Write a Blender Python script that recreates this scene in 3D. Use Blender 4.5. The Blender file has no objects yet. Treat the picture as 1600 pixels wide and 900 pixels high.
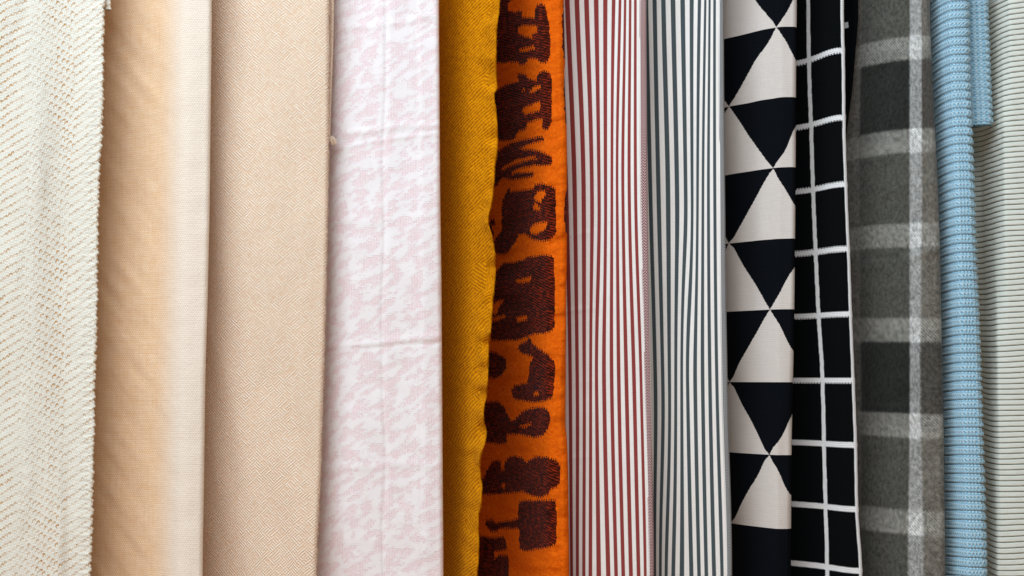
import bpy, math, random
import numpy as np
from mathutils import Vector

SC = bpy.context.scene
COL = SC.collection
rng = np.random.default_rng(7)

# ------------------------------------------------------------------ camera
D, F, PITCH = 1.20, 2000.0, math.radians(4.0)      # metres, focal length in 1600-px pixels, upward tilt
ZC = -D * math.tan(PITCH)
cam = bpy.data.cameras.new("camera")
cam.sensor_width = 36.0
cam.lens = 36.0 * F / 1600.0
cam.clip_start, cam.clip_end = 0.01, 50.0
cam.dof.use_dof = True
cam.dof.focus_distance = 1.215
cam.dof.aperture_fstop = 5.0
camo = bpy.data.objects.new("camera", cam)
camo.location = (0, -D, ZC)
camo.rotation_euler = (math.pi / 2 + PITCH, 0, 0)
COL.objects.link(camo)
SC.camera = camo

# ------------------------------------------------------------------ light
SC.view_settings.view_transform = 'Standard'
SC.view_settings.look = 'None'
SC.view_settings.exposure = 0.0
SC.view_settings.gamma = 1.0
SC.view_settings.use_curve_mapping = False
w = bpy.data.worlds.new("World")
SC.world = w
w.use_nodes = True
bgn = next(n for n in w.node_tree.nodes if n.type == 'BACKGROUND')
bgn.inputs[0].default_value = (1.0, 0.73, 0.50, 1)
bgn.inputs[1].default_value = 0.25


def area(name, loc, target, size, power, color):
    l = bpy.data.lights.new(name, 'AREA')
    l.shape = 'RECTANGLE'
    l.size, l.size_y = size
    l.energy = power
    l.color = color
    o = bpy.data.objects.new(name, l)
    o.location = loc
    o.rotation_euler = (Vector(target) - Vector(loc)).to_track_quat('-Z', 'Y').to_euler()
    COL.objects.link(o)
    return o


area("window_light", (-0.70, -1.28, 1.28), (-0.05, 0, 0.06), (2.4, 1.4), 60.0, (0.76, 0.92, 1.04))
area("added_warm_fill", (-0.42, -1.10, -0.80), (-0.30, 0, -0.05), (0.8, 0.8), 2.4, (1.0, 0.58, 0.28))  # unseen warm fill, added to brighten and warm the lower left folds

SC.cycles.use_denoising = True
SC.cycles.max_bounces = 10
SC.cycles.diffuse_bounces = 7

# ------------------------------------------------------------------ numbers
MM = 0.0006                                         # metres per photo pixel at the front plane


def pchip(x, y, q):
    """monotone cubic interpolation of y (n or n x k) given at x"""
    x = np.asarray(x, float); y = np.asarray(y, float); q = np.asarray(q, float)
    if y.ndim == 1:
        return pchip(x, y[:, None], q)[..., 0]
    if len(x) == 1:
        return np.repeat(y, q.size, 0).reshape(q.shape + (y.shape[1],))
    h = np.diff(x)[:, None]
    d = np.diff(y, axis=0) / h
    m = np.zeros_like(y)
    m[0], m[-1] = d[0], d[-1]
    if len(x) > 2:
        a, b = d[:-1], d[1:]
        w1, w2 = 2 * h[1:] + h[:-1], h[1:] + 2 * h[:-1]
        with np.errstate(divide='ignore', invalid='ignore'):
            hm = (w1 + w2) / (w1 / a + w2 / b)
        m[1:-1] = np.where(a * b > 0, hm, 0)
    q_ = q.ravel()
    i = np.clip(np.searchsorted(x, q_) - 1, 0, len(x) - 2)
    hh = (x[i + 1] - x[i])
    t = ((q_ - x[i]) / hh)
    lo, hi = t < 0, t > 1
    tc = np.clip(t, 0, 1)[:, None]
    hh = hh[:, None]
    r = ((2*tc**3 - 3*tc**2 + 1) * y[i] + (tc**3 - 2*tc**2 + tc) * hh * m[i]
         + (-2*tc**3 + 3*tc**2) * y[i + 1] + (tc**3 - tc**2) * hh * m[i + 1])
    r[lo] = y[0] + (q_[lo, None] - x[0]) * m[0]
    r[hi] = y[-1] + (q_[hi, None] - x[-1]) * m[-1]
    return r.reshape(q.shape + (y.shape[1],))


def table(*pairs):
    ys = [p[0] for p in pairs]; xs = [p[1] for p in pairs]
    ys = [-300.0] + ys + [1200.0]                   # ends held level
    s0 = (xs[1] - xs[0]) / (pairs[1][0] - pairs[0][0]) if len(xs) > 1 else 0
    xs = [xs[0]] + xs + [xs[-1]]
    return lambda y: pchip(ys, xs, y)


def hash2(ix, iy, seed):
    n = (ix.astype(np.int64) * 374761393 + iy.astype(np.int64) * 668265263 + seed * 982451653) & 0x7fffffff
    n = ((n ^ (n >> 13)) * 1274126177) & 0x7fffffff
    n = n ^ (n >> 16)
    return (n & 0xffff) / 65535.0


def vn(x, y, seed=0):
    ix, iy = np.floor(x), np.floor(y)
    fx, fy = x - ix, y - iy
    fx = fx*fx*(3 - 2*fx); fy = fy*fy*(3 - 2*fy)
    a = hash2(ix, iy, seed); b = hash2(ix + 1, iy, seed)
    c = hash2(ix, iy + 1, seed); d = hash2(ix + 1, iy + 1, seed)
    return (a + (b - a)*fx) * (1 - fy) + (c + (d - c)*fx) * fy


def smooth(a, b, x):
    t = np.clip((x - a) / (b - a), 0, 1)
    return t*t*(3 - 2*t)


def row_z(y):
    """height of photo row y on the front plane"""
    v = (450.0 - y) / F
    c, s = math.cos(PITCH), math.sin(PITCH)
    return ZC + D * (s + v*c) / (c - v*s)


Z0 = row_z(0.0)


def cam_depth(Y, Z):
    return (Y + D) * math.cos(PITCH) + (Z - ZC) * math.sin(PITCH)


# ------------------------------------------------------------------ shader helper
def lin(r, g, b):
    f = lambda c: (c/255)/12.92 if c/255 <= 0.04045 else ((c/255 + 0.055)/1.055)**2.4
    return (f(r), f(g), f(b), 1)


class X:                                            # a scalar socket with arithmetic
    def __init__(self, g, s): self.g, self.s = g, s
    def __add__(a, b): return a.g.m('ADD', a, b)
    def __radd__(a, b): return a.g.m('ADD', b, a)
    def __sub__(a, b): return a.g.m('SUBTRACT', a, b)
    def __rsub__(a, b): return a.g.m('SUBTRACT', b, a)
    def __mul__(a, b): return a.g.m('MULTIPLY', a, b)
    def __rmul__(a, b): return a.g.m('MULTIPLY', b, a)
    def __truediv__(a, b): return a.g.m('DIVIDE', a, b)
    def __lt__(a, b): return a.g.m('LESS_THAN', a, b)
    def __gt__(a, b): return a.g.m('GREATER_THAN', a, b)
    def floor(a): return a.g.m('FLOOR', a)
    def frac(a): return a.g.m('FRACT', a)
    def abs(a): return a.g.m('ABSOLUTE', a)
    def sin(a): return a.g.m('SINE', a)
    def tri(a, p): return a.g.m('PINGPONG', a, p)
    def max(a, b): return a.g.m('MAXIMUM', a, b)
    def min(a, b): return a.g.m('MINIMUM', a, b)
    def pow(a, b): return a.g.m('POWER', a, b)
    def step(a, lo, hi):                            # smoothstep
        n = a.g.nt.nodes.new('ShaderNodeMapRange'); n.interpolation_type = 'SMOOTHSTEP'
        for k, v in ((0, a), (1, lo), (2, hi)): a.g.put(n.inputs[k], v)
        return X(a.g, n.outputs[0])


class Graph:
    def __init__(self, name):
        self.mat = bpy.data.materials.new(name)
        self.mat.use_nodes = True
        self.nt = self.mat.node_tree
        self.bsdf = next(n for n in self.nt.nodes if n.type == 'BSDF_PRINCIPLED')
        uv = self.nt.nodes.new('ShaderNodeUVMap'); uv.uv_map = 'UVMap'
        sp = self.nt.nodes.new('ShaderNodeSeparateXYZ')
        self.nt.links.new(uv.outputs[0], sp.inputs[0])
        self.u, self.v = X(self, sp.outputs[0]), X(self, sp.outputs[1])
    def put(self, inp, v):
        if isinstance(v, X): self.nt.links.new(v.s, inp)
        elif hasattr(v, 'is_output'): self.nt.links.new(v, inp)
        else: inp.default_value = v
    def m(self, op, a, b=None):
        n = self.nt.nodes.new('ShaderNodeMath'); n.operation = op
        self.put(n.inputs[0], a)
        if b is not None: self.put(n.inputs[1], b)
        return X(self, n.outputs[0])
    def vec(self, a, b, c=0.0):
        n = self.nt.nodes.new('ShaderNodeCombineXYZ')
        for k, v in enumerate((a, b, c)): self.put(n.inputs[k], v)
        return n.outputs[0]
    def noise(self, a, b, detail=2.0, rough=0.5, c=0.0):
        n = self.nt.nodes.new('ShaderNodeTexNoise')
        n.inputs['Scale'].default_value = 1.0
        n.inputs['Detail'].default_value = detail
        n.inputs['Roughness'].default_value = rough
        self.nt.links.new(self.vec(a, b, c), n.inputs['Vector'])
        return X(self, n.outputs[0])
    def white(self, a, b):
        n = self.nt.nodes.new('ShaderNodeTexWhiteNoise'); n.noise_dimensions = '2D'
        self.nt.links.new(self.vec(a, b), n.inputs['Vector'])
        return X(self, n.outputs[0])
    def mix(self, f, a, b):
        n = self.nt.nodes.new('ShaderNodeMix'); n.data_type = 'RGBA'; n.clamp_factor = True
        self.put(n.inputs[0], f); self.put(n.inputs[6], a); self.put(n.inputs[7], b)
        return n.outputs[2]
    def scale(self, col, f):                        # colour times a scalar
        n = self.nt.nodes.new('ShaderNodeVectorMath'); n.operation = 'SCALE'
        self.put(n.inputs[0], col); self.put(n.inputs[3], f)
        return n.outputs[0]
    def done(self, color, height=None, rough=0.9, sheen=0.15, strength=1.0, sheen_tint=None):
        b = self.bsdf
        self.put(b.inputs['Base Color'], color)
        b.inputs['Roughness'].default_value = rough
        b.inputs['Specular IOR Level'].default_value = 0.05
        b.inputs['Sheen Weight'].default_value = sheen
        b.inputs['Sheen Roughness'].default_value = 0.5
        if sheen_tint: b.inputs['Sheen Tint'].default_value = sheen_tint
        if height is not None:
            n = self.nt.nodes.new('ShaderNodeBump')
            n.inputs['Strength'].default_value = strength
            n.inputs['Distance'].default_value = 0.001
            self.put(n.inputs['Height'], height)
            self.nt.links.new(n.outputs[0], b.inputs['Normal'])
        return self.mat


PI2 = 2 * math.pi


def mottle(g, amt, s=0.02, c=0.0):
    """slow unevenness of dye and thread thickness: 1 +- amt"""
    return 1.0 + (g.noise(g.u * s, g.v * s, 4.0, 0.6, c) - 0.5) * (2 * amt)


# ---- white lace-like knit
def mat_knit_white():
    g = Graph('white_knit_wool'); u, v = g.u, g.v
    wob = (g.noise(u * 0.02, v * 0.02, 2.0) - 0.5) * 4.0
    uu = u + wob
    cu = uu / 6.3
    cf = cu.frac() - 0.5
    ci = cu.floor()
    zig = (ci + 4.0).tri(11.0) * -0.27
    r = (v + wob) / 14.0 + zig + (g.white(ci, ci) - 0.5) * 0.10
    rf = r.frac() - 0.5
    arc = 1.0 - ((rf + cf * cf * -0.9 + cf * -0.30 + 0.10).abs()).step(0.05, 0.15)
    arc = arc * (1.0 - cf.abs().step(0.42, 0.50))
    vary = g.white(ci, r.floor())
    band = ((uu / 92.0 + 0.55) * PI2).sin() * 0.5 + 0.5
    patch = g.noise(u * 0.016, v * 0.005, 2.0, 0.5, 3.0).step(0.30, 0.55)
    k = arc * (0.55 + vary * 0.6) * (0.55 + 0.45 * patch) * (0.55 + band * 0.45)
    thr = ((uu / 3.5) * PI2).sin() * 0.5 + 0.5
    thv = ((v / 4.2 + (uu / 7.0).floor() * 0.5) * PI2).sin() * 0.5 + 0.5
    fuzz = g.noise(u * 0.5, v * 0.3, 3.0)
    c = g.mix(thr * thv * 0.7 + fuzz * 0.3, lin(218, 212, 198), lin(245, 241, 231))
    c = g.mix(k, c, lin(198, 148, 92))
    h = thr * thv * 0.22 - arc * 0.5 * vary + fuzz * 0.30
    return g.done(c, h, strength=0.8)


# ---- cream basket weave
def mat_basket():
    g = Graph('cream_basket_weave'); u, v = g.u, g.v
    j = (g.noise(u * 0.06, v * 0.06, 2.0) - 0.5) * 2.4
    a = (v + j) / 3.0
    su = ((u + j) / 3.9 + (a.floor() * 0.5)).frac() - 0.5
    sv = a.frac() - 0.5
    h = (1.0 - su.abs().step(0.12, 0.5)) * (1.0 - sv.abs().step(0.15, 0.5))
    n = g.noise(u * 0.28, v * 0.28, 3.0, 0.65)
    slub = g.noise(u * 0.015, v * 0.32, 2.0) * 0.5 + g.noise(u * 0.32, v * 0.015, 2.0, 0.5, 5.0) * 0.5
    crs = g.noise(u * 0.05 + v * 0.02, v * 0.05 - u * 0.02, 3.0, 0.6, 2.0)
    k = h * 0.34 + n * 0.40 + slub * 0.55 + crs * 0.25 - 0.28
    c = g.mix(k, lin(214, 154, 90), lin(245, 228, 205))
    lit_band = 1.0 - (u + (n - 0.5) * 8.0).step(26.0, 96.0)            # lit band along the fold, painted paler into the colour
    c = g.mix(lit_band * 0.9, c, g.mix(h * 0.6 + n * 0.6 - 0.1, lin(226, 204, 182), lin(246, 241, 234)))
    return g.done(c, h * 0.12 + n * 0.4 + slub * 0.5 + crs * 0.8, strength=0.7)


# ---- cream crosshatched twill
def mat_crosshatch():
    g = Graph('cream_crosshatch_twill'); u, v = g.u, g.v
    jit = (g.noise(u * 0.03, v * 0.03, 2.0) - 0.5) * 5.0
    p, q = u * 0.92 + v * 1.08 + jit, u * 0.92 - v * 1.08 + jit
    na = g.noise(u * 0.085, v * 0.085, 2.0, 0.6, 1.0)
    sel = na.step(0.42, 0.58)
    d1 = (p / 5.4 * PI2).sin() * 0.5 + 0.5
    d2 = (q / 5.4 * PI2).sin() * 0.5 + 0.5
    s1 = g.noise(p * 0.20, q * 0.045, 2.0, 0.65, 4.0).step(0.28, 0.60)
    s2 = g.noise(p * 0.045, q * 0.20, 2.0, 0.65, 9.0).step(0.28, 0.60)
    h = d1 * s1 * (1.0 - sel * 0.85) + d2 * s2 * (sel * 0.85 + 0.15)
    n = g.noise(u * 0.35, v * 0.35, 3.0, 0.6)
    k = h * 0.70 + n * 0.50 - 0.05
    c = g.mix(k, lin(221, 178, 140), lin(249, 236, 221))
    return g.done(c, h * 0.75 + n * 0.3, strength=0.9)


# ---- white and pink jacquard
def mat_jacquard():
    g = Graph('pink_white_jacquard'); u, v = g.u, g.v
    us = (u / 3.2).floor() * 3.2
    vs = (v / 2.8).floor() * 2.8
    a = g.noise((us - vs * 0.3) * 0.042, (vs - us * 0.42) * 0.066, 3.0, 0.6, 2.0)
    b = g.noise((us) * 0.045, (vs - us * 0.35) * 0.07, 2.0, 0.5, 8.0)
    f = a * 0.62 + b * 0.38
    pink = f.step(0.475, 0.535)
    edge = f.step(0.45, 0.55)
    rib = ((u / 4.4) * PI2).sin() * 0.5 + 0.5
    dots = g.white((u / 2.2).floor(), (v / 2.2).floor())
    kp = pink * (0.15 + rib * 0.35 + dots * 0.6)
    fine = g.noise(u * 0.5, v * 0.5, 2.0, 0.6)
    c = g.mix(kp, lin(238, 230, 230), lin(232, 205, 207))
    h = (1.0 - edge) * 0.55 + pink * dots * 0.22 + fine * 0.15
    return g.done(c, h, strength=0.7)


# ---- mustard twill
def mat_mustard(name='mustard_wool_twill', selvage=False):
    g = Graph(name); u, v = g.u, g.v
    j = (g.noise(u * 0.05, v * 0.05, 2.0) - 0.5) * 4.0
    d = (v - u * 0.40 + j) / 5.8
    tw = (d * PI2).sin() * 0.5 + 0.5
    st = ((u + v * 0.9) / 3.4 * PI2).sin() * 0.5 + 0.5
    n = g.noise(u * 0.4, v * 0.4, 3.0, 0.65)
    if selvage:
        tw = (u / 2.6 * PI2).sin() * 0.5 + 0.5
    cellr = g.white(((u + v * 0.9) / 3.4).floor(), d.floor())
    k = tw * 0.45 + st * 0.16 + n * 0.60 + cellr * 0.30 - 0.22
    c = g.mix(k, lin(126, 60, 2), lin(238, 154, 4))
    return g.done(c, tw * 0.40 + st * 0.12 + n * 0.35, strength=0.75, sheen=0.08, sheen_tint=(1, .65, .1, 1))


# ---- orange felted weave and its dark woven figures
def mat_orange():
    g = Graph('orange_felted_cotton'); u, v = g.u, g.v
    n = g.noise(u * 0.22, v * 0.22, 4.0, 0.65)
    n2 = g.noise(u * 0.06, v * 0.10, 3.0, 0.6, 4.0)
    f3 = g.noise(u * 0.14, v * 0.17, 4.0, 0.75, 8.0).step(0.3, 0.7)
    c = g.mix(n * 0.4 + n2 * 0.3 + f3 * 0.4 - 0.1, lin(200, 68, 3), lin(248, 120, 16))
    return g.done(c, n * 0.4 + n2 * 1.2 + f3 * 0.45, strength=0.9, sheen=0.08, sheen_tint=(1, .4, .05, 1))


def mat_motif():
    g = Graph('dark_brown_float_yarn'); u, v = g.u, g.v
    j = (g.noise(u * 0.07, v * 0.07, 2.0) - 0.5) * 5.0
    tw = ((v + u * 0.34 + j) / 4.4 * PI2).sin() * 0.5 + 0.5
    n = g.noise(u * 0.45, v * 0.45, 2.0, 0.6)
    big = g.noise(u * 0.03, v * 0.03, 2.0, 0.6, 7.0)
    fl = g.noise(u * 0.10, v * 0.28, 3.0, 0.7, 3.0).step(0.38, 0.66)
    k = (tw * 0.42 + n * 0.6 + big * 0.45 + fl * 0.55 - 0.80)
    c = g.mix(k, lin(32, 9, 5), lin(168, 50, 14))
    return g.done(c, tw * 0.45 + n * 0.4, strength=0.8, sheen=0.05)


# ---- striped towels: u counts stripes, v is height in pixels
def mat_stripe(name, dark, mixin, selv=False, w=0.185):
    g = Graph(name); u, v = g.u, g.v
    n = g.noise(u * 4.0, v * 0.3, 3.0, 0.6)
    fr = (u + 0.5).frac() - 0.5
    step = (v / 2.6).frac() - 0.5
    ed = fr.abs() + step.abs() * 0.05
    k = 1.0 - ed.step(w - 0.02, w + 0.035)
    herr = ((fr.abs() * 15.0 + v) / 3.3 * PI2).sin() * 0.5 + 0.5
    body = g.noise(u * 0.4, v * 0.02, 3.0, 0.6, 3.0)
    white = g.mix(n * 0.7 + body * 0.4, lin(216, 208, 203), lin(244, 238, 233))
    if selv:
        hh = (((u * 1.9).frac() - 0.5).abs() * 11.0 + v) / 4.6
        herr = (hh * PI2).sin() * 0.5 + 0.5
        k = 1.0 - (u - 10.36).abs().step(0.42, 0.50)
        col = g.mix(herr.step(0.55, 0.9) * 0.7, dark, lin(240, 234, 232))
    else:
        col = g.mix(herr * 0.55 + n * 0.25, dark, mixin)
    c = g.mix(k, white, col)
    h = herr * k * 0.2 + n * 0.3
    return g.done(c, h, strength=0.6)


# ---- flat woven cottons
def mat_flat(name, a, b, rib=2.6, amt=1.0, vertical=False, sheen=0.06):
    g = Graph(name); u, v = g.u, g.v
    n = g.noise(u * 0.03, v * 0.45, 3.0, 0.6)
    n2 = g.noise(u * 0.5, v * 0.06, 2.0, 0.6, 3.0)
    s = ((u if vertical else v) / rib * PI2).sin() * 0.5 + 0.5
    c = g.mix(n * 0.5 + n2 * 0.4 + s * 0.2, a, b)
    return g.done(c, (s * 0.16 + n * 0.22) * amt, strength=0.6, sheen=sheen)


# ---- grey plaid flannel; u counted in px from the right fold
def mat_plaid():
    g = Graph('grey_plaid_flannel'); u, v = g.u, g.v
    n = g.noise(u * 0.35, v * 0.35, 3.0, 0.65)
    big = g.noise(u * 0.03, v * 0.03, 3.0, 0.6, 5.0)
    j = (n - 0.5) * 2.0 + (g.noise(u * 0.15, v * 0.15, 3.0, 0.7, 6.0) - 0.5) * 5.0
    # warp: white band 33..56, light band beyond 175, narrow grey between
    wb = (u + j - 45.0).abs()
    warp_w = 1.0 - wb.step(9.0, 15.5)
    warp_l = (u + j).step(160.0, 168.0) * (1.0 - (u + j).step(196.0, 204.0))
    warp_g = 1.0 - (u + j).step(32.0, 37.0)
    warp_m = (u + j).step(56.0, 60.0)
    # weft: light band every 153 px
    vp = ((v + j + 3.0 + u * 0.02) / 151.0)
    weft = 1.0 - ((vp.frac() - 0.5).abs() * 151.0).step(15.5, 22.0)
    alt = (((vp - 0.5).floor() / 3.0 + 0.001).frac()).step(0.1, 0.3)
    tw = ((u + v) / 5.0 * PI2).sin() * 0.5 + 0.5
    dark = g.mix(alt, lin(44, 46, 42), lin(90, 89, 82))
    grey = g.mix(alt, lin(86, 82, 76), lin(126, 121, 112))
    base = g.mix(warp_g, dark, grey)
    base = g.mix(warp_l, base, lin(132, 126, 119))
    light = lin(206, 206, 200)
    k1 = weft * (0.10 + tw * 0.50 + n * 0.30)
    c = g.mix(k1, base, lin(190, 187, 178))
    k2 = warp_w * (0.26 + tw * 0.30 + weft * 0.8 + n * 0.2)
    c = g.mix(k2, c, lin(226, 226, 224))
    n3 = g.noise(u * 0.17, v * 0.13, 4.0, 0.75, 9.0).step(0.34, 0.66)
    n4 = g.noise(u * 0.10 + v * 0.05, v * 0.07, 3.0, 0.7, 2.0).step(0.3, 0.7)
    c = g.scale(c, 0.28 + n3 * 0.52 + n4 * 0.24 + big * 0.40 - tw * 0.16)
    return g.done(c, n * 0.6 + n3 * 0.5 + tw * 0.25 * (0.3 + weft + warp_w * 0.5), strength=0.8, sheen=0.18)


# ---- blue knit (ridges are geometry)
def mat_blue(name='light_blue_knit', pu=4.8, pv=14.4):
    g = Graph(name); u, v = g.u, g.v
    row = v / (pv / 2.0)
    cu = u / pu
    fu = (cu.frac() - 0.5).abs()
    fv = row.frac()
    vee = ((row + fu * 1.3) * PI2).sin() * 0.5 + 0.5
    n = g.noise(u * 0.5, v * 0.5, 2.0, 0.6)
    k = vee * 0.45 + (1.0 - fu * 2.0) * 0.35 + n * 0.35
    c = g.mix(k, lin(84, 158, 190), lin(200, 222, 233))
    return g.done(c, vee * 0.5 + (0.5 - fu) * 0.6 + n * 0.2, strength=0.8)


# ---- pleated ribs
# ------------------------------------------------------------------ cloth builder
def new_obj(name, verts, quads, uvs, mat, parent=None, origin=(0, 0, 0)):
    me = bpy.data.meshes.new(name)
    nv, nq = len(verts), len(quads)
    k = quads.shape[1]
    me.vertices.add(nv)
    me.vertices.foreach_set('co', (verts - np.array(origin)).astype(np.float32).ravel())
    me.loops.add(nq * k)
    me.loops.foreach_set('vertex_index', quads.astype(np.int32).ravel())
    me.polygons.add(nq)
    me.polygons.foreach_set('loop_start', np.arange(0, nq * k, k, dtype=np.int32))
    me.polygons.foreach_set('use_smooth', np.ones(nq, dtype=bool))
    if uvs is not None:
        lay = me.uv_layers.new(name='UVMap')
        lay.data.foreach_set('uv', uvs[quads.ravel()].astype(np.float32).ravel())
    me.update(calc_edges=True)
    me.materials.append(mat)
    o = bpy.data.objects.new(name, me)
    COL.objects.link(o)
    if parent is not None:
        o.parent = parent
    else:
        o.location = origin
    return o


def thing(name, loc, label, cat, group=None):
    o = bpy.data.objects.new(name, None)
    o.empty_display_size = 0.05
    o.location = loc
    COL.objects.link(o)
    tag(o, label, cat, group)
    return o


def tag(o, label, cat, group=None):
    o['label'] = label
    o['category'] = cat
    if group:
        o['group'] = group


def straight(t, ys):
    """the slow lean of an edge, without its wobble"""
    q = np.linspace(max(0.0, ys[0]), min(900.0, ys[-1]), 60)
    k = np.polyfit(q, t(q), 2 if ys[-1] > 600 else 1)
    return np.polyval(k, ys)


class Cloth:
    """a folded hanging cloth: front face, rounded fold at its right, return at the back.
    L, R: photo-pixel tables of the left visible limit and the right edge; prof: {row: [(s, depth mm)]}"""

    def __init__(self, L, R, prof, r=5.0, step=1.6, vstep=1.6, hid=55.0, hid_d=30.0, base=0.0, y0=-170, y1=1040,
                 disp=None, wrinkle=None, ufun=None, hidstep=8.0, ythick=None):
        ys = np.concatenate([np.arange(y0, -14, 14.0), np.arange(-14, 916, vstep), np.arange(916, y1 + 1, 14.0)]) \
            if y0 < -14 else np.arange(y0, y1 + 0.01, vstep)
        if y0 < -14 and y1 < 900:
            ys = np.concatenate([np.arange(y0, -14, 14.0), np.arange(-14, y1 + 0.01, vstep)])
        self.ys = ys
        Ly = straight(L, ys)
        Ry = straight(R, ys)
        dR = R(ys) - Ry
        rp = r / 0.6
        keys = sorted(prof)
        wid = np.max(Ry - rp - Ly)
        nf = int(wid / step) + 2
        sf = np.linspace(0, 1, nf)
        tabs = np.stack([pchip([p[0] for p in prof[k]], [p[1] for p in prof[k]], sf) for k in keys])
        dfront = pchip(keys, tabs, np.clip(ys, keys[0], keys[-1]))              # rows x nf, mm
        nh = max(3, int(hid / hidstep))
        hh = np.linspace(-1, 0, nh, endpoint=False)
        na = max(7, int(math.pi * rp / max(step, 1.2)))
        ang = np.linspace(0, math.pi, na + 1)[1:]
        nb = 9
        n = len(ys)
        px = np.empty((n, nh + nf + na + nb)); dd = np.empty_like(px)
        px[:, :nh] = Ly[:, None] + hh[None] * hid
        dd[:, :nh] = dfront[:, :1] + (-hh[None])**0.8 * hid_d
        px[:, nh:nh+nf] = Ly[:, None] + sf[None] * (Ry - rp - Ly)[:, None]
        wl = np.clip(1 - 24.0 / wid, 0, 0.85)
        px[:, nh:nh+nf] += dR[:, None] * smooth(wl, 1.0, sf)[None]
        dd[:, nh:nh+nf] = dfront
        a0 = nh + nf
        px[:, a0:a0+na] = (Ry + dR - rp)[:, None] + rp * np.sin(ang)[None]
        dd[:, a0:a0+na] = dfront[:, -1:] + r * (1 - np.cos(ang))[None]
        tb = np.linspace(0, 1, nb + 1)[1:]
        idx = np.clip(((1 - tb) * (nf - 1)).astype(int), 0, nf - 1)
        px[:, a0+na:] = px[:, nh + idx] + 0
        dd[:, a0+na:] = dfront[:, idx] + 2 * r
        Z = np.repeat(row_z(ys)[:, None], px.shape[1], 1)
        if wrinkle is not None:
            dd = dd - wrinkle(px, np.repeat(ys[:, None], px.shape[1], 1)) * np.where(np.arange(px.shape[1]) < a0 + na, 1, 0)
        Y = (dd + base) / 1000.0
        Xw = (px - 800.0) * cam_depth(Y, Z) / F
        P = np.stack([Xw, Y, Z], -1)
        seg = np.hypot(np.diff(Xw, axis=1), np.diff(Y, axis=1)) / MM
        U = np.concatenate([np.zeros((n, 1)), np.cumsum(seg, 1)], 1)
        U = U[:, nh+nf-1:nh+nf] - U
        # long-run smoothing of u so that wrinkles do not shear the weave
        V = (Z0 - Z) / MM
        self.px, self.py = px, np.repeat(ys[:, None], px.shape[1], 1)
        self.s = np.concatenate([np.repeat(hh[None]*hid, n, 0) / np.maximum(Ry - rp - Ly, 1)[:, None],
                                 np.repeat(sf[None], n, 0),
                                 1 + (np.sin(ang)[None] * rp + np.maximum(ang - math.pi/2, 0)[None]*rp) / (Ry - rp - Ly)[:, None],
                                 1.3 + np.repeat(tb[None], n, 0)], 1)
        if ufun is not None:
            U = ufun(self.s, self.py, px)
        if disp is not None:
            gy = np.gradient(P, axis=0); gx = np.gradient(P, axis=1)
            N = np.cross(gx, gy); N /= np.linalg.norm(N, axis=-1, keepdims=True) + 1e-12
            if N[n//2, nh + nf//2, 1] > 0: N = -N
            N = N
            P = P + N * (disp(U, V, self.px, self.py) / 1000.0)[..., None]
        self.P, self.U, self.V, self.a0, self.na, self.nh, self.nf = P, U, V, a0, na, nh, nf
        self.shape = px.shape

    def quads(self):
        n, m = self.shape
        i = np.arange(n * m).reshape(n, m)
        return np.stack([i[:-1, :-1], i[1:, :-1], i[1:, 1:], i[:-1, 1:]], -1)

    def centers(self, A):
        return 0.25 * (A[:-1, :-1] + A[1:, :-1] + A[1:, 1:] + A[:-1, 1:])

    def photo_px(self):
        """photo pixel of every quad centre"""
        c = self.centers(self.P)
        dz = cam_depth(c[..., 1], c[..., 2])
        x = 800 + F * c[..., 0] / dz
        y = 450 - F * ((c[..., 2] - ZC) * math.cos(PITCH) - (c[..., 1] + D) * math.sin(PITCH)) / dz
        return x, y

    def base_point(self):
        p = self.P[-1]
        return (float(p[:, 0].mean()), float(p[:, 1].mean()), float(p[:, 2].min()))

    def build(self, name, mat, parent=None, labels=None, parts=None):
        """labels: per-quad ints, 0 = the cloth itself; parts: {int: (name, material)}"""
        V = self.P.reshape(-1, 3); UV = np.stack([self.U, self.V], -1).reshape(-1, 2)
        Q = self.quads()
        org = tuple(parent.location) if parent is not None else self.base_point()
        if labels is None:
            return new_obj(name, V, Q.reshape(-1, 4), UV, mat, parent, org)
        out = []
        for k in [0] + sorted(parts):
            q = Q[labels == k]
            if len(q) == 0:
                continue
            ids, inv = np.unique(q.ravel(), return_inverse=True)
            nm, mt = (name, mat) if k == 0 else parts[k]
            out.append(new_obj(nm, V[ids], inv.reshape(-1, 4), UV[ids], mt, parent, org))
        return out

    def fibres(self, parent, mat, count, length=(0.6, 2.2), name='fringe', rows=None, spread=0.8, down=0.3, width=0.10):
        """loose yarn ends along the right edge"""
        j = self.a0 + self.na // 2
        n = self.shape[0]
        lo, hi = rows if rows else (0, n - 1)
        i = rng.integers(lo, hi, count)
        jj = np.clip(j + rng.integers(-2, 2, count), 0, self.shape[1] - 1)
        p = self.P[i, jj]
        L = rng.uniform(*length, count) / 1000
        d = np.stack([rng.uniform(0.4, 1, count), rng.normal(-0.25, 0.5, count), rng.normal(-down, spread, count)], -1)
        d /= np.linalg.norm(d, axis=1, keepdims=True)
        side = np.cross(d, np.array([0.3, 1, 0.2])); side /= np.linalg.norm(side, axis=1, keepdims=True)
        wv = side * (width / 1000)
        mid = p + d * L[:, None] * 0.55
        tip = p + d * L[:, None] + np.stack([np.zeros(count), np.zeros(count), -L * 0.35], -1)
        base = p - d * 0.0006
        verts = np.stack([base - wv, base + wv, mid + wv*0.8, mid - wv*0.8, tip + wv*0.3, tip - wv*0.3], 1).reshape(-1, 3)
        k = np.arange(count)[:, None] * 6
        q = np.concatenate([k + np.array([[0, 1, 2, 3]]), k + np.array([[3, 2, 4, 5]])])
        uv = np.stack([verts[:, 0] / MM, verts[:, 2] / MM], -1)
        o = new_obj(name, verts, q, uv, mat, parent, tuple(parent.location))
        o['kind'] = 'stuff'
        return o


def const(p):
    return {0: p, 900: p}


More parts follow.
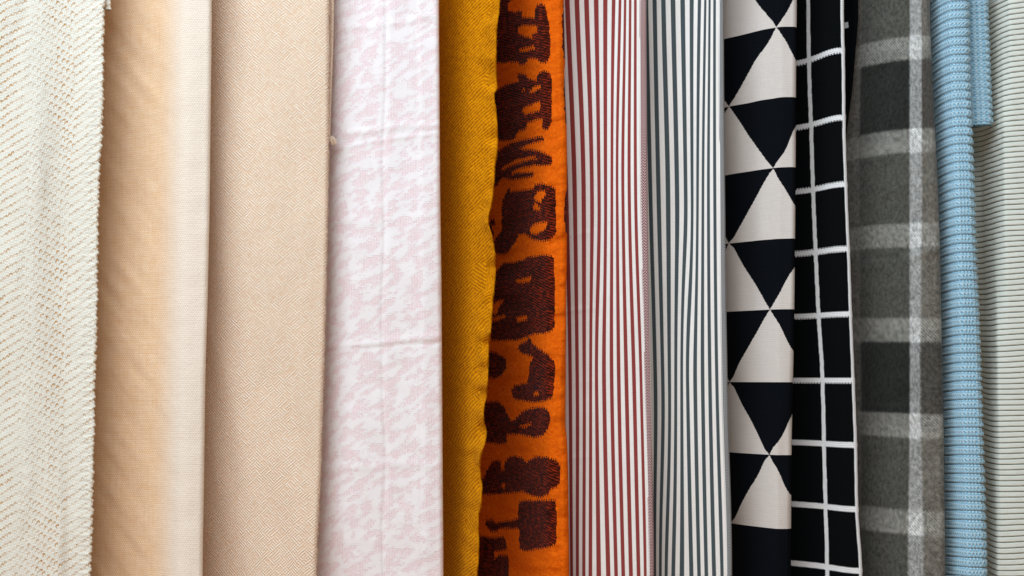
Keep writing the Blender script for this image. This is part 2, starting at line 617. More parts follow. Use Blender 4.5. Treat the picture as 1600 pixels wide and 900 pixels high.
# ------------------------------------------------------------------ edges in the photograph
E1 = table((0, 165), (15, 163), (100, 162), (200, 160), (250, 157), (350, 154), (500, 152), (600, 149), (700, 147), (850, 144), (900, 142))
E2 = table((0, 331), (200, 329), (300, 328), (450, 325), (600, 321), (750, 319), (900, 317))
E3 = table((0, 514), (220, 513), (300, 512), (450, 509), (600, 505), (750, 500), (900, 494))
E4 = table((0, 686), (150, 687), (300, 688), (450, 690), (600, 691), (750, 692), (900, 693))
E5 = table((0, 781.7), (25, 779.7), (50, 777), (75, 775.7), (125, 776), (137, 777), (143, 776), (150, 772.5), (160, 773), (180, 776),
           (225, 778), (240, 777), (262, 773.7), (285, 772.5), (310, 770), (325, 767), (337, 764), (350, 763), (362, 766), (375, 770),
           (387, 772), (400, 773.7), (425, 774.5), (450, 772.5), (475, 770), (500, 768.7), (525, 766), (545, 763.7), (575, 763),
           (600, 762), (620, 760), (635, 757), (650, 755.7), (660, 757), (670, 760), (675, 760.5), (690, 758), (705, 753), (725, 750),
           (745, 751.5), (760, 753.7), (775, 752.5), (790, 752), (805, 748), (830, 748), (850, 748.7), (875, 747.5), (900, 746))
E6 = table((0, 881), (50, 882), (95, 883), (105, 882), (200, 885.5), (250, 886), (400, 886), (450, 885), (600, 884), (660, 883.5),
           (690, 886), (750, 888), (800, 888.5), (900, 889.5))
E7 = table((0, 1010), (300, 1012), (600, 1017), (900, 1022))
E8 = table((0, 1131), (300, 1133), (600, 1137), (900, 1144))
E9 = table((0, 1245), (100, 1244), (300, 1243), (400, 1242), (500, 1241), (600, 1239), (700, 1237), (900, 1236))
E10 = table((0, 1319), (100, 1321), (200, 1322), (300, 1325), (400, 1329), (490, 1332), (590, 1336), (700, 1340), (800, 1342), (900, 1348))
E11 = table((0, 1453), (100, 1456), (200, 1461), (300, 1466), (400, 1469), (500, 1471), (600, 1473), (700, 1475), (800, 1476), (900, 1477))
E12 = table((0, 1510), (100, 1511), (190, 1514), (300, 1518), (400, 1521), (500, 1526), (600, 1529), (700, 1532), (800, 1535), (900, 1537))


def shift(t, dx):
    return lambda y: t(y) + dx


# ================================================================== 1 white knit throw, nearest, at the left
def knit_edge(y):
    return E1(y) + 1.0 * np.sin(y / 15.0 * PI2) + 0.8 * np.sin(y / 7.3 * PI2 + 1) + (vn(y / 9, y * 0, 9) - 0.5) * 1.5


def knit_wr(x, y):
    return (vn(x / 60, y / 210, 1) - 0.5) * 4.5 + (vn(x / 20, y / 70, 2) - 0.5) * 1.6


def knit_disp(u, v, x, y):
    return 0.12 * np.sin(u / 3.7 * PI2) * np.sin(v / 4.2 * PI2) + 0.5 * (vn(u / 9, v / 11, 3) - 0.5)


m = mat_knit_white()
c = Cloth(lambda y: np.full(np.shape(y), -110.0), knit_edge,
          {0: [(0, 10), (.35, 2), (.6, 5), (.78, 8), (.86, 7), (1, 0)], 450: [(0, 4), (.3, 8), (.6, 1), (.82, 8), (1, 0)],
           900: [(0, 10), (.42, 9), (.5, 4), (.8, 1), (.88, 6), (1, 0)]},
          r=2.6, step=1.5, vstep=1.5, hid=40, hid_d=8, wrinkle=knit_wr, disp=knit_disp)
t = thing('knit_throw', c.base_point(), 'white openwork knit throw with tan stitch arcs, nearest at the far left', 'throw')
c.build('front_layer', m, t)
b = Cloth(lambda y: np.full(np.shape(y), -110.0), lambda y: 173.5 + 0.8 * np.sin(y / 8.0 * PI2) + 0 * y,
          const([(0, 21), (.7, 19), (1, 6)]), r=2.6, step=2.5, vstep=1.5, hid=40, hid_d=8, y1=12.5, disp=knit_disp)
b.build('back_layer', m, t)
c.fibres(t, m, 160, (0.3, 0.9), 'loose_yarn', width=0.07)


# ================================================================== 2 cream basket weave throw
def wr2(x, y):
    return (vn(x / 70, y / 260, 11) - 0.5) * 6 + (vn((x - y*0.75) / 17, (y + x*0.6) / 90, 12) - 0.5) * 2.2 * smooth(300, 200, x) + (vn(x / 25, y / 30, 13) - .5) * .8


c = Cloth(shift(E1, -4), E2,
          {0: [(0, 52), (.12, 45), (.28, 36), (.46, 28), (.62, 18), (.70, 13), (.77, 8), (.85, 6), (1, 5)],
           900: [(0, 58), (.14, 51), (.32, 42), (.52, 31), (.68, 21), (.76, 15), (.83, 9), (.9, 7), (1, 6)]},
          r=4.5, step=2.5, vstep=2.5, wrinkle=wr2)
tag(c.build('cream_throw', mat_basket()), 'cream basket-weave throw with a folded edge coloured as if lit, beside the white knit throw', 'throw')


# ================================================================== 3 cream crosshatch throw with fringe
def wr3(x, y):
    return (vn(x / 70, y / 330, 21) - 0.5) * 12 + (vn((x - y*0.2) / 30, y / 120, 22) - 0.5) * 3.5 + (vn((x + y * .5) / 30, y / 40, 23) - 0.5) * 0.8


m3 = mat_crosshatch()
c = Cloth(shift(E2, -3), E3,
          {0: [(0, 46), (.12, 36), (.3, 25), (.5, 16), (.75, 9), (.88, 5), (1, 4)],
           900: [(0, 66), (.12, 54), (.3, 40), (.52, 26), (.74, 14), (.86, 7), (1, 4)]},
          r=3.5, step=2.5, vstep=2.5, wrinkle=wr3)
t = thing('fringed_throw', c.base_point(), 'beige crosshatched twill throw with a short fringed edge and loose tassel', 'throw')
c.build('front_layer', m3, t)
E3b = table((0, 522), (60, 521), (120, 519), (180, 517), (225, 516))
b = Cloth(shift(E3, -60), E3b, const([(0, 30), (.7, 20), (1, 13)]), r=1.5, step=2.5, vstep=2.5, hid=30, y1=214, wrinkle=wr3)
b.build('back_layer', m3, t)
c.fibres(t, m3, 2200, (0.8, 2.4), 'fringe', spread=0.35, down=0.55, width=0.16)
# the tassel at the lower corner of the back layer
vt, qt, k = [], [], 0
z_t = row_z(212.0)
for i in range(46):
    a = rng.uniform(0, PI2); rr = rng.uniform(0, 1) ** .5
    y = 0.013 + math.sin(a) * 0.0016 * rr
    top = np.array([(517.5 - 800) * cam_depth(y, z_t) / F + math.cos(a) * 0.0014 * rr, y, z_t + 0.002])
    tip = top + np.array([0.0022 + 0.0016 * math.cos(a) * rr, 0.0006 * math.sin(a), -0.0065 - 0.0022 * rng.random()])
    midp = (top + tip) / 2 + np.array([0.0014 * math.cos(a), 0.001 * math.sin(a), 0])
    for p_, q_ in ((top, midp), (midp, tip)):
        wv = np.array([0.00025, 0.0001, 0])
        vt += [p_ - wv, p_ + wv, q_ + wv, q_ - wv]; qt.append([k, k + 1, k + 2, k + 3]); k += 4
vt = np.array(vt)
new_obj('tassel', vt, np.array(qt), np.stack([vt[:, 0] / MM, vt[:, 2] / MM], -1), m3, t, tuple(t.location))


# ================================================================== 4 white and pink jacquard
def wr4(x, y):
    w_ = (vn(x / 60, y / 200, 31) - 0.5) * 6 + (vn((x - y*0.5) / 26, (y + x*0.6) / 34, 32) - 0.5) * 0.9
    yy = y + (x - 600) * 0.09
    for yc, a, wd in ((30, 1.1, 6), (198, 1.3, 6), (216, 0.8, 4), (338, 0.5, 8), (532, 1.5, 7), (540, -0.8, 4), (731, 0.9, 7), (845, 0.5, 9)):
        w_ = w_ + 0.55 * a * np.exp(-((yy - yc - 10 * (vn(x / 45, x * 0, 33 + yc) - 0.5)) / wd) ** 2)
    xc = 599 + (vn(y / 120, y * 0, 40) - 0.5) * 10
    return w_ - 1.3 * np.exp(-((x - xc) / 4.0) ** 2) - 1.2 * np.exp(-((x - 655 - (y - 450) * 0.008) / 4.5) ** 2)


c = Cloth(shift(E3, -3), E4,
          {0: [(0, 38), (.08, 28), (.22, 20), (.45, 14), (.52, 12), (.8, 7), (.85, 5), (1, 4)],
           900: [(0, 48), (.08, 37), (.24, 26), (.45, 17), (.52, 15), (.8, 9), (.86, 6), (1, 4)]},
          r=4.5, step=1.8, vstep=1.8, wrinkle=wr4)
tag(c.build('jacquard_throw', mat_jacquard()), 'white jacquard throw with faint pink blotches, beside the mustard blanket', 'throw')


# ================================================================== 5 mustard twill blanket with a wavy selvage
def wr5(x, y):
    e = np.exp(-((E5(y) - x) / 20.0) ** 2)
    puck = (vn(y / 20, y * 0 + 0.3, 41) - 0.5) * 17 * e + (vn((x + y * .3) / 14, (y - x * .5) / 17, 42) - 0.5) * 9 * np.exp(-((E5(y) - x) / 26.0) ** 2)
    return puck + (vn(x / 50, y / 150, 43) - 0.5) * 4 + (vn(x / 16, y / 16, 44) - 0.5) * 0.5


mm5, ms5 = mat_mustard(), mat_mustard('mustard_selvage', True)
c = Cloth(shift(E4, -3), E5,
          {0: [(0, 82), (.15, 62), (.4, 36), (.7, 12), (1, -10)], 900: [(0, 104), (.2, 78), (.45, 46), (.7, 18), (1, -14)]},
          r=0.9, step=1.5, vstep=1.5, hid=110, hid_d=30, wrinkle=wr5)
t = thing('mustard_blanket', c.base_point(), 'mustard yellow twill blanket with a wavy selvage, between pink-white and orange textiles', 'blanket')
uq = c.centers(c.U)
lab = ((uq < 5.0) & (c.centers(c.s) < 1.25)).astype(int)
c.build('twill_panel', mm5, t, lab, {1: ('selvage', ms5)})
c.fibres(t, ms5, 1600, (0.3, 1.3), 'loose_yarn', width=0.06)


# ================================================================== 6 orange blanket with dark woven figures
def za(oy, pts):                                    # figures were measured on a 4x enlargement
    return [(660 + x / 4.0, oy + y / 4.0) for x, y in pts]


FIG = []                                            # each: (outlines, holes)
FIG.append(([za(0, [(440, -20), (610, -20), (590, 2), (500, 22), (535, 25), (545, 62), (580, 82), (598, 62), (626, 70), (622, 108), (700, 112),
                    (712, 30), (742, 24), (772, 36), (786, 110), (800, 280), (795, 365), (768, 396), (732, 390), (714, 362), (660, 370),
                    (640, 402), (606, 412), (598, 388), (480, 392), (440, 392)])],
            [za(0, [(600, 170), (650, 154), (716, 165), (716, 200), (690, 215), (686, 240), (630, 226), (598, 206)]),
             za(0, [(600, 312), (640, 298), (700, 288), (700, 302), (650, 318), (612, 324)])]))
FIG.append(([za(0, [(440, 570), (470, 558), (520, 530), (600, 508), (594, 470), (610, 460), (642, 466), (660, 492), (715, 502), (720, 455), (760, 440),
                    (797, 455), (809, 500), (808, 760), (790, 806), (765, 812), (746, 796), (748, 740), (650, 768), (655, 800), (602, 820),
                    (570, 868), (540, 886), (480, 876), (440, 860)])],
            [za(0, [(622, 690), (650, 666), (735, 634), (736, 694), (700, 700), (640, 713)]),
             za(0, [(665, 572), (700, 540), (740, 538), (736, 556), (680, 578)]), za(0, [(622, 560), (640, 552), (638, 566), (624, 570)])]))
FIG.append(([za(225, [(440, 60), (480, 40), (560, -12), (650, -32), (755, -46), (760, -24), (660, 6), (600, 28), (640, 34), (720, 42), (800, 70), (813, 100),
                      (806, 132), (700, 132), (620, 150), (560, 176), (560, 194), (600, 180), (690, 174), (698, 196), (680, 206), (570, 222),
                      (495, 214), (462, 262), (440, 270)])],
            [za(225, [(492, 150), (580, 102), (700, 78), (722, 88), (640, 108), (560, 134), (500, 164)])]))
FIG.append(([za(225, [(498, 370), (525, 300), (540, 272), (555, 300), (690, 280), (700, 258), (742, 243), (800, 262), (832, 280), (836, 560),
                      (802, 600), (742, 610), (690, 595), (645, 560), (600, 568), (576, 622), (520, 690), (470, 692), (440, 660), (440, 610), (495, 540)])],
            [za(225, [(696, 330), (720, 298), (766, 290), (772, 312), (746, 345), (735, 366), (700, 346)]),
             za(225, [(687, 386), (705, 368), (735, 398), (741, 416), (694, 416)]),
             za(225, [(667, 536), (690, 505), (772, 486), (782, 510), (752, 540), (715, 566), (680, 556)])]))
FIG.append(([za(225, [(424, 474), (452, 468), (454, 500), (432, 514), (446, 560), (440, 590), (420, 520)])], []))
FIG.append(([za(225, [(430, 820), (462, 800), (500, 746), (545, 742), (600, 734), (650, 710), (772, 690), (812, 700), (822, 740), (829, 900),
                      (826, 1150), (800, 1176), (690, 1190), (600, 1226), (430, 1228)])],
            [za(225, [(584, 852), (612, 845), (672, 830), (682, 850), (640, 866), (588, 870)]),
             za(225, [(584, 1090), (656, 1070), (656, 1100), (596, 1112)]),
             za(225, [(430, 1090), (512, 1068), (518, 1084), (450, 1108), (430, 1108)]),
             za(225, [(440, 1000), (500, 968), (504, 984), (460, 1062), (440, 1066)])]))
FIG.append(([za(450, [(588, 380), (610, 350), (650, 330), (668, 308), (682, 340), (722, 376), (790, 420), (825, 460), (831, 490), (822, 640),
                      (810, 690), (760, 706), (690, 716), (590, 700), (556, 672), (554, 640), (580, 608), (622, 600), (655, 598), (668, 530),
                      (670, 470), (690, 440), (680, 424), (620, 406)])],
            [za(450, [(698, 650), (725, 644), (732, 666), (700, 676)])]))
FIG.append(([za(450, [(380, 410), (450, 398), (500, 424), (520, 450), (524, 500), (500, 542), (460, 566), (380, 560)])], []))
FIG.append(([za(450, [(360, 715), (470, 708), (515, 744), (532, 790), (550, 830), (580, 820), (620, 775), (680, 750), (752, 746), (786, 764),
                      (799, 800), (792, 872), (764, 912), (740, 928), (690, 935), (640, 925), (600, 912), (530, 918), (525, 972), (450, 974), (360, 960)])],
            [za(450, [(600, 868), (680, 842), (684, 850), (640, 872)])]))
FIG.append(([za(675, [(370, 300), (392, 270), (430, 190), (470, 174), (490, 186), (494, 238), (516, 236), (512, 190), (540, 160), (580, 149), (620, 160),
                      (650, 192), (700, 154), (772, 154), (832, 175), (860, 212), (863, 310), (840, 346), (800, 360), (790, 386), (740, 411),
                      (690, 401), (630, 372), (520, 386), (450, 391), (350, 392), (350, 310)])],
            [za(675, [(498, 320), (518, 324), (520, 350), (498, 346)])]))
FIG.append(([za(675, [(600, 436), (640, 430), (832, 423), (838, 560), (838, 700), (800, 720), (640, 744), (608, 730), (604, 604), (560, 602), (480, 602),
                      (472, 622), (420, 622), (394, 572), (400, 552), (448, 548), (456, 570), (560, 550), (598, 540)])], []))
FIG.append(([za(675, [(320, 640), (400, 654), (440, 664), (512, 654), (524, 690), (522, 735), (446, 748), (452, 800), (474, 768), (532, 770), (542, 800),
                      (532, 960), (320, 960)])], []))
FIG.append(([za(0, [(900, 20), (886, 20), (878, 60), (872, 110), (874, 300), (890, 370), (905, 370)])], []))
FIG.append(([za(0, [(905, 440), (890, 452), (884, 500), (886, 660), (896, 770), (910, 770)])], []))
FIG.append(([za(225, [(915, 270), (898, 290), (890, 350), (886, 460), (898, 560), (915, 590)])], []))
FIG.append(([za(225, [(925, 930), (912, 950), (912, 1100), (925, 1120)])], []))


def inside(poly, x, y):
    r = np.zeros(x.shape, bool)
    n = len(poly)
    for i in range(n):
        (x0, y0), (x1, y1) = poly[i], poly[(i + 1) % n]
        if y0 == y1: continue
        c_ = ((y0 > y) != (y1 > y)) & (x < (x1 - x0) * (y - y0) / (y1 - y0) + x0)
        r ^= c_
    return r


def wr6(x, y):
    big = (vn(x / 45, y / 120, 51) - 0.5) * 7
    diag = (vn((x + y * 0.9) / 40, (y - x * 0.35) / 24, 52) - 0.5) * 5.0 * smooth(250, 650, y + 150)
    d2 = (vn((x - y * 0.35) / 26, (y + x * 0.30) / 11, 54) - 0.5) * 1.5
    return big + diag + d2 + (vn(x / 11, y / 9, 53) - 0.5) * 0.9


mo, md = mat_orange(), mat_motif()
c = Cloth(shift(E5, -14), E6,
          {0: [(0, 100), (.15, 86), (.35, 62), (.6, 28), (.8, 9), (1, 3)], 450: [(0, 118), (.2, 98), (.45, 60), (.7, 24), (.85, 8), (1, 3)],
           900: [(0, 140), (.25, 116), (.5, 72), (.72, 32), (.88, 9), (1, 4)]},
          r=5.0, step=1.0, vstep=1.25, hid=140, hid_d=40, hidstep=2.4, wrinkle=wr6)
t = thing('figured_blanket', c.base_point(), 'orange blanket with dark brown woven abstract figures, beside the mustard blanket', 'blanket')
qx, qy = c.photo_px()
ii = np.arange(qx.shape[1])[None, :] + 0 * qx
qx2 = qx + (vn(qx / 5, qy / 5, 61) - 0.5) * 2.2
tooth = (np.mod(qx, 3.6) < 1.8) * 3.4 - 1.7
lab = np.zeros(qx.shape, int)
front = c.centers(c.s) < 1.12
parts6 = {}
for k, (outs, holes) in enumerate(FIG):
    qy2 = qy + tooth * 0.9 + (vn(qx / 6, qy / 6, 62 + k) - 0.5) * 1.5
    msk = np.zeros(qx.shape, bool)
    for p in outs: msk |= inside(p, qx2, qy2)
    for p in holes: msk &= ~inside(p, qx2, qy2)
    msk &= front
    # single stray faces dropped
    nb = np.zeros(msk.shape, int)
    nb[1:-1, 1:-1] = msk[:-2, 1:-1].astype(int) + msk[2:, 1:-1] + msk[1:-1, :-2] + msk[1:-1, 2:]
    msk &= nb > 0
    lab[msk] = k + 1
    parts6[k + 1] = ('woven_figure', md)
c.build('felted_panel', mo, t, lab, parts6)


# ================================================================== 7, 8 striped cotton towels
def stripe_cloth(L, R, rows, r, base, wr, period=15.2):
    """rows: {y: stripe x positions from the left, then selvage centre}; last stripe is number 9"""
    prof, us = {}, {}
    L0 = L
    L = lambda y: np.polyval(np.polyfit(np.linspace(0, 900, 60), L0(np.linspace(0, 900, 60)), 2), y)
    for y, (xs, sv) in rows.items():
        x0 = float(L(np.array(float(y)))); x1 = float(R(np.array(float(y)))) - r / 0.6
        k0 = 9 - (len(xs) - 1)
        X_ = list(xs) + [sv, sv + (sv - xs[-1]) * 0.55]
        K_ = [k0 + i for i in range(len(xs))] + [10.36, 11.0]
        q = np.linspace(0, 1, 25); xq = x0 + q * (x1 - x0)
        kq = pchip(X_, K_, xq)
        slope = np.gradient(kq, xq) * period                       # cloth length per pixel
        slope = np.clip(slope, 1.02, 2.3)
        slope = np.convolve(np.pad(slope, 2, mode='edge'), np.ones(5) / 5, 'valid')
        dz = np.sqrt(slope ** 2 - 1) * 0.6
        cum = np.concatenate([[0], np.cumsum((dz[1:] + dz[:-1]) / 2 * np.diff(xq))])
        dep = (cum[-1] - cum)
        dep = dep * min(1.0, 36.0 / dep[0])
        prof[y] = list(zip(q, dep))
        us[y] = (np.array(X_), np.array(K_))

    def ufun(s, py, px):
        keys = sorted(us)
        n = 24
        # common samples in s, interpolated between key rows
        sq = np.linspace(-0.35, 1.25, 81)
        tabs = []
        for y in keys:
            x0 = float(L(np.array(float(y)))); x1 = float(R(np.array(float(y)))) - r / 0.6
            tabs.append(pchip(us[y][0], us[y][1], x0 + sq * (x1 - x0)))
        T = pchip(keys, np.stack(tabs), py[:, 0].clip(-20, 920))
        out = np.empty_like(s)
        for i in range(s.shape[0]):
            out[i] = np.interp(np.minimum(s[i], 1.25), sq, T[i])
        return out
    return Cloth(L, R, prof, r=r, step=1.3, vstep=2.2, base=base, wrinkle=wr, ufun=ufun)


def wr7(x, y):
    w_ = (vn(x / 40, y / 150, 71) - 0.5) * 5.0
    for yc, a in ((360, 0.7), (482, 0.9), (600, .4), (720, 0.5)):
        w_ = w_ + a * np.exp(-((y + (x - 890) * .1 - yc) / 4.0) ** 2) * smooth(950, 900, x)
    return w_ + (vn(x / 8, y / 10, 72) - 0.5) * 0.25


red = {0: ([887, 902, 917, 932, 946, 959, 969, 977, 985, 993], 1005),
       300: ([885, 898, 912, 925, 936, 946, 956, 964, 973, 983, 993], 1006.5),
       600: ([891, 902, 913, 923, 932, 944, 956, 967, 979, 991, 1002], 1012),
       900: ([893, 902, 912, 922, 935, 950, 962, 973, 985, 997, 1008], 1019)}
navy = {0: ([1010, 1023, 1036.7, 1051.7, 1066.7, 1080.7, 1092.7, 1102, 1108.5, 1116.5], 1129),
        300: ([1016.5, 1029, 1044, 1058, 1071.7, 1081.7, 1090, 1098.5, 1107, 1117], 1130),
        600: ([1024, 1035.7, 1046, 1055.7, 1065, 1074, 1086, 1097.7, 1109, 1120], 1133.5),
        900: ([1023, 1031.7, 1040.7, 1051.7, 1065, 1080, 1091.7, 1103, 1115, 1128], 1140.5)}


def stripe_thing(name, L, R, rows, dark, mixin, label, base, tone, w):
    c = stripe_cloth(L, R, rows, 1.6, base, wr7)
    t = thing(name, c.base_point(), label, 'towel', 'striped cotton towels')
    uq = c.centers(c.U)
    lab = ((uq > 9.78) & (c.centers(c.s) < 1.6)).astype(int)
    c.build('striped_panel', mat_stripe(tone + '_striped_cotton', dark, mixin, False, w), t, lab,
            {1: ('selvage', mat_stripe(tone + '_herringbone_selvage', dark, mixin, True))})
    return c


stripe_thing('striped_towel', shift(E6, -6), E7, red, lin(112, 30, 28), lin(170, 84, 80),
             'white cotton towel with thin brick red vertical stripes', 6.0, 'red', 0.255)
stripe_thing('striped_towel', shift(E7, -4), E8, navy, lin(30, 40, 44), lin(104, 114, 118),
             'white cotton towel with thin navy grey vertical stripes', 6.0, 'navy', 0.25)


# ================================================================== 9 black and cream triangle throw
def wr9(x, y):
    return (vn(x / 40, y / 260, 91) - 0.5) * 5 + (vn(x / 18, y / 90, 92) - 0.5) * 2.0


def u9(s, py, px):
    ax = table((0, 1214.5), (40, 1213), (263, 1208), (486, 1203), (715, 1202), (900, 1201))(py)
    bx = table((0, 1137), (163, 1139), (382, 1139), (603, 1140), (830, 1142), (900, 1143))(py)
    wv = (vn(px / 26, py / 55, 95) - 0.5) * 7 * smooth(0, 8, np.abs(px - ax)) * smooth(0, 8, np.abs(px - bx))
    return np.where(px < ax, (px - ax) / (ax - bx) * 74.0, (px - ax) * 1.04 + smooth(14, 34, px - ax) * 5) + wv


E9d = {0: [(0, 56), (.12, 46), (.4, 28), (.72, 11), (.86, 5), (1, 3)], 900: [(0, 62), (.12, 50), (.4, 30), (.72, 11), (.86, 5), (1, 4)]}
c = Cloth(shift(E8, -6), E9, E9d, r=4.0, hidstep=1.6, step=1.0, vstep=1.25, wrinkle=wr9, ufun=u9, base=6.0)
t = thing('triangle_throw', c.base_point(), 'black and cream throw with large woven triangles, beside the black grid throw', 'throw')
vq = c.centers(c.V); uq = c.centers(c.U)
# row joints at the right fold, in v
Zj = (Z0 - row_z(np.array([-75.0, 37.0, 148.0, 259.0, 370.5, 482.0, 597.5, 712.5, 829.0, 945.0, 1060.0, 1180.0]))) / MM
ri = np.clip(np.searchsorted(Zj, vq) - 1, 0, len(Zj) - 2)
tt = np.clip((vq - Zj[ri]) / (Zj[ri + 1] - Zj[ri]), 0, 1)
odd = (ri % 2 == 0)                                 # rows starting at 37 (index 1) have the cream apex at u = 0
uu = uq + np.where(odd, 74.0, 0.0)
cell = np.floor(uu / 148.0 + 0.5)
dist = np.abs(uu - cell * 148.0) / 74.0
uu2 = uu + 74.0
cellb = np.floor(uu2 / 148.0 + 0.5)
black = dist > tt
front = c.centers(c.s) < 1.25
black &= front
black |= front & (qy_ := (c.centers(c.py) > 829)) & (c.centers(c.V) > Zj[8])
lab = np.zeros(uq.shape, int)
parts9, code = {}, {}
m_bl = mat_flat('black_cotton_yarn', lin(4, 6, 9), lin(14, 17, 23), 2.6, 0.8, False, 0.0)
ids = np.where(vq > Zj[8], 5000, ri * 40 + cellb + 20).astype(int)
for v_ in np.unique(ids[black]):
    k = len(parts9) + 1
    lab[black & (ids == v_)] = k
    parts9[k] = ('woven_triangle' if v_ != 5000 else 'black_border', m_bl)
c.build('cream_panel', mat_flat('cream_cotton_yarn', lin(189, 179, 172), lin(219, 210, 203), 2.8), t, lab, parts9)


# ================================================================== 10 black throw with a white grid
def wr10(x, y):
    return (vn(x / 40, y / 260, 101) - 0.5) * 2


VL = table((0, 1263), (100, 1264.5), (190, 1267.5), (290, 1270.5), (390, 1274.5), (490, 1279), (590, 1285), (700, 1287.5), (800, 1290), (900, 1292.5))
VR = shift(E10, -3.2)
c = Cloth(shift(E9, -5), E10,
          {0: [(0, 54), (.25, 44), (.5, 27), (.75, 9), (.9, 3), (1, 2)], 900: [(0, 56), (.25, 44), (.5, 30), (.75, 12), (.9, 4), (1, 2)]},
          r=2.6, step=0.9, vstep=1.1, hidstep=2.0, wrinkle=wr10, base=6.0,
          ufun=lambda s, py, px: px - E10(py))
t = thing('grid_throw', c.base_point(), 'black knitted throw with a thin white window-pane grid', 'throw')
qpx, qpy = c.centers(c.px), c.centers(c.py)
front = c.centers(c.s) < 1.35
lab = np.zeros(qpx.shape, int)
parts10 = {}
m_wh = mat_flat('white_cotton_yarn', lin(206, 204, 204), lin(240, 238, 238), 3.2, 2.2)
m_bk = mat_flat('black_knit_yarn', lin(3, 5, 6), lin(12, 14, 16), 4.0, 1.6, True, 0.0)
yR = [-29, 75.5, 181, 286, 387.5, 490, 594.5, 696, 797, 894, 990]
zj = (Z0 - row_z(np.array(yR, float))) / MM
vq = c.centers(c.V)
for i, z_ in enumerate(zj):
    ragged = (np.mod(qpx, 4.4) < 2.2) * 1.6 - 0.8
    msk = front & (np.abs(vq - z_ + ragged) < 4.3)
    parts10[i + 1] = ('white_grid_line', m_wh)
    lab[msk] = i + 1
for j, (tab, wd) in enumerate(((VL, 2.9), (VR, 2.3))):
    ragged = (np.mod(qpy, 3.4) < 1.7) * 0.6 - 0.3
    msk = front & (np.abs(qpx - tab(qpy) + ragged) < wd) & (c.centers(c.s) < 1.12)
    k = len(parts10) + 1
    parts10[k] = ('white_grid_line', m_wh)
    lab[msk & (lab == 0)] = k
c.build('black_panel', m_bk, t, lab, parts10)
b = Cloth(shift(E9, 20), table((0, 1341), (60, 1337), (130, 1331), (170, 1326), (230, 1320)), const([(0, 58), (.6, 46), (1, 34)]),
          r=2.0, step=1.2, vstep=1.2, hid=25, hid_d=10, y1=230, base=6.0, ufun=lambda s, py, px: px - 1330)
bx, by = b.centers(b.px), b.centers(b.py)
lab = ((np.abs(by - 18.5) < 4.6) & (np.abs(bx - 1316) < 9.5) & (b.centers(b.s) < 1.2)).astype(int)
b.build('back_layer', m_bk, t, lab, {1: ('white_grid_line', m_wh)})


# ================================================================== 11 grey plaid blanket
def wr11(x, y):
    return (vn(x / 50, y / 220, 111) - 0.5) * 6 + (vn((x + y * .3) / 30, y / 26, 112) - 0.5) * 1.6 + \
        2.2 * np.exp(-((y + (x - 1400) * .25 - 405) / 9) ** 2) * smooth(1380, 1440, x)


PL = table((0, 1320), (900, 1322))


def u11(s, py, px):
    """white band 1421-1440, pale band left of 1342 (px), right fold at zero"""
    py = py[:, 0]
    e = E11(py)
    wl = table((0, 1422), (300, 1421.5), (600, 1422), (900, 1419))(py)
    wr_ = table((0, 1440), (300, 1440), (600, 1437), (750, 1440), (900, 1442))(py)
    ll = table((0, 1345), (200, 1342), (450, 1343), (700, 1345), (900, 1343))(py)
    out = np.empty_like(px)
    for i in range(px.shape[0]):
        xp = [ll[i] - 60, ll[i], wl[i], wr_[i], e[i], e[i] + 20]
        fp = [240, 165, 57, 33, 0, -20]
        out[i] = np.interp(px[i], xp, fp)
    return out


c = Cloth(PL, E11,
          {0: [(0, 72), (.12, 60), (.22, 46), (.45, 27), (.72, 12), (.88, 6), (1, 4)],
           900: [(0, 78), (.1, 64), (.2, 48), (.45, 28), (.72, 12), (.88, 6), (1, 4)]},
          r=4.5, step=1.8, vstep=1.8, wrinkle=wr11, base=4.0, ufun=u11, hid=30)
mp = mat_plaid()
t = thing('plaid_blanket', c.base_point(), 'grey plaid flannel blanket with a white vertical band, beside the blue knit', 'blanket')
c.build('plaid_panel', mp, t)
c.fibres(t, mp, 700, (0.3, 1.1), 'loose_fuzz', width=0.04)


# ================================================================== 12 light blue knit blanket
def blue_wave(x, y):
    return (vn(x / 30, y / 160, 121) - 0.5) * 3


def disp12(pv, amp, pu, sag=7.0):
    def f(u, v, x, y):
        ph = (v - sag * smooth(10, 110, u) + 0.9 * (vn(v / 14, u / 30, 122) - 0.5)) / pv
        fr = ph - np.floor(ph)
        groove = np.exp(-(np.minimum(fr, 1 - fr) / 0.065) ** 2)
        body = 1 - groove
        st = np.abs(np.sin(u / pu * math.pi + 1.2 * np.sin(fr * PI2)))
        return amp * body + 0.50 * st + 0.16 * np.sin(fr * 3 * PI2)
    return f


mbl = mat_blue()
def e12s(y): return E12(y) + 1.1 * np.sin((y) / 14.4 * PI2)
c = Cloth(shift(E11, -5), e12s,
          {0: [(0, 54), (.2, 34), (.5, 14), (.75, 5), (1, 4)], 900: [(0, 54), (.2, 34), (.5, 14), (.75, 5), (1, 4)]},
          r=4.0, step=1.0, vstep=1.0, hid=30, base=2.0, wrinkle=blue_wave, disp=disp12(14.4, 2.5, 4.8))
t = thing('blue_knit_blanket', c.base_point(), 'light blue ridged knit blanket with a shorter folded layer behind it', 'blanket')
c.build('front_layer', mbl, t)
E12b = table((0, 1541), (60, 1543), (120, 1545), (190, 1548))
d12b = disp12(11.2, 1.6, 8.0, 0.0)
b = Cloth(shift(E12, -40), lambda y: E12b(y) + 1.0 * np.sin(y / 11.2 * PI2), const([(0, 40), (.5, 27), (.8, 20), (1, 18)]), r=4.0, step=1.0, vstep=1.0,
          hid=10, hid_d=4, y1=188, base=2.0, disp=d12b)
mb2 = mat_blue('light_blue_knit_wide', 8.0, 11.2)
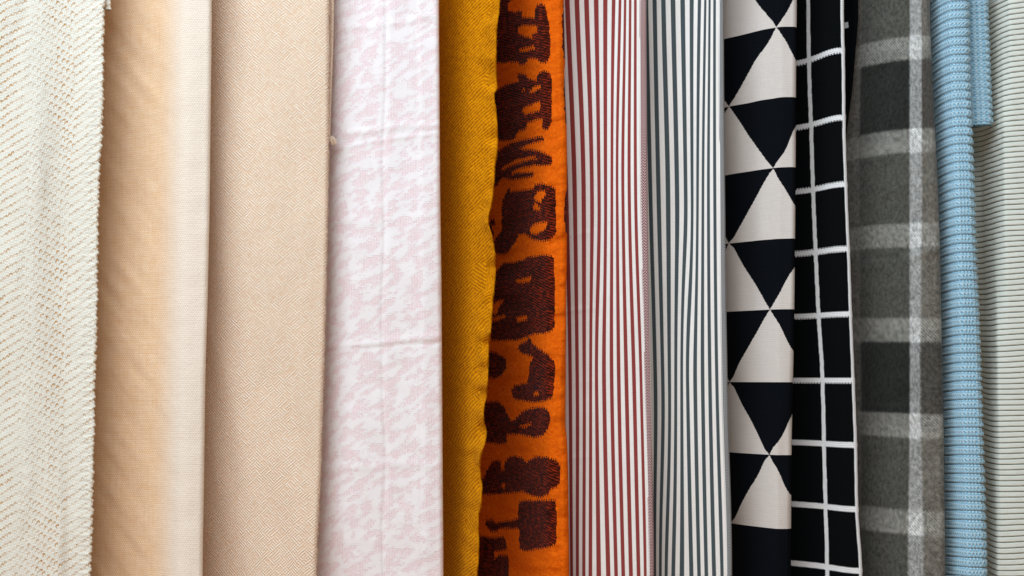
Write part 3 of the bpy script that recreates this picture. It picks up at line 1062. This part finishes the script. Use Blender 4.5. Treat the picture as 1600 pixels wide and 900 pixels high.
lab = (b.centers(b.py) > 180.5).astype(int)
b.build('back_layer', mb2, t, lab, {1: ('hem', mb2)})


# ================================================================== 13 ribbed fabric at the right
def f13(y):
    return table((0, 1578), (190, 1575), (300, 1570), (450, 1565), (600, 1561), (900, 1559))(y)


L13 = table((0, 1508), (900, 1524))
R13 = lambda y: np.full(np.shape(y), 1716.0)
p13 = {}
for y in (0, 300, 600, 900):
    l_ = float(L13(np.array(float(y)))); s_ = (float(f13(np.array(float(y)))) - l_) / (1716 - 3.3 - l_)
    p13[y] = [(0, 84), (s_ * .42, 66), (s_ * .47, 58), (s_ * .96, 15), (s_ * 1.03, 11.5), (0.65, 6), (.85, 9), (1, 8)]


def rib_phase(u, v):
    return v / 8.55 + 0.22 * np.sin(u / 37.0) + 0.16 * np.sin(v / 61.0 + u / 90.0) + 0.03 * np.sin(u / 13.0 + v / 23.0)


def disp13(u, v, x, y):
    fr = rib_phase(u, v) % 1.0
    g_ = np.minimum(fr, 1 - fr)
    return 1.35 * smooth(0.0, 0.17, g_) + 0.5 * fr + 0.3 * (vn(u / 10, v / 6, 132) - 0.5)


def mat_rib2():
    g = Graph('ribbed_cream_fabric'); u, v = g.u, g.v
    n = g.noise(u * 0.3, v * 0.5, 3.0, 0.6)
    n2 = g.noise(u * 0.03, v * 0.03, 3.0, 0.6, 2.0)
    f = (v / 8.55 + (u / 37.0).sin() * 0.22 + (v / 61.0 + u / 90.0).sin() * 0.16 + (u / 13.0 + v / 23.0).sin() * 0.03).frac()
    line = 1.0 - (0.5 - (f - 0.5).abs()).step(0.03, 0.11)
    c_ = g.mix(n * 0.7 + n2 * 0.5 - 0.1, lin(196, 198, 188), lin(229, 228, 218))
    c_ = g.mix(line * 0.85, c_, lin(84, 98, 86))
    return g.done(c_, n * 0.25, strength=0.5)


c = Cloth(L13, R13, p13, r=2.0, step=1.6, vstep=0.9, hid=30, disp=disp13, base=3.0)
tag(c.build('ribbed_throw', mat_rib2()), 'pale cream throw with fine horizontal ribs, at the far right edge', 'throw')
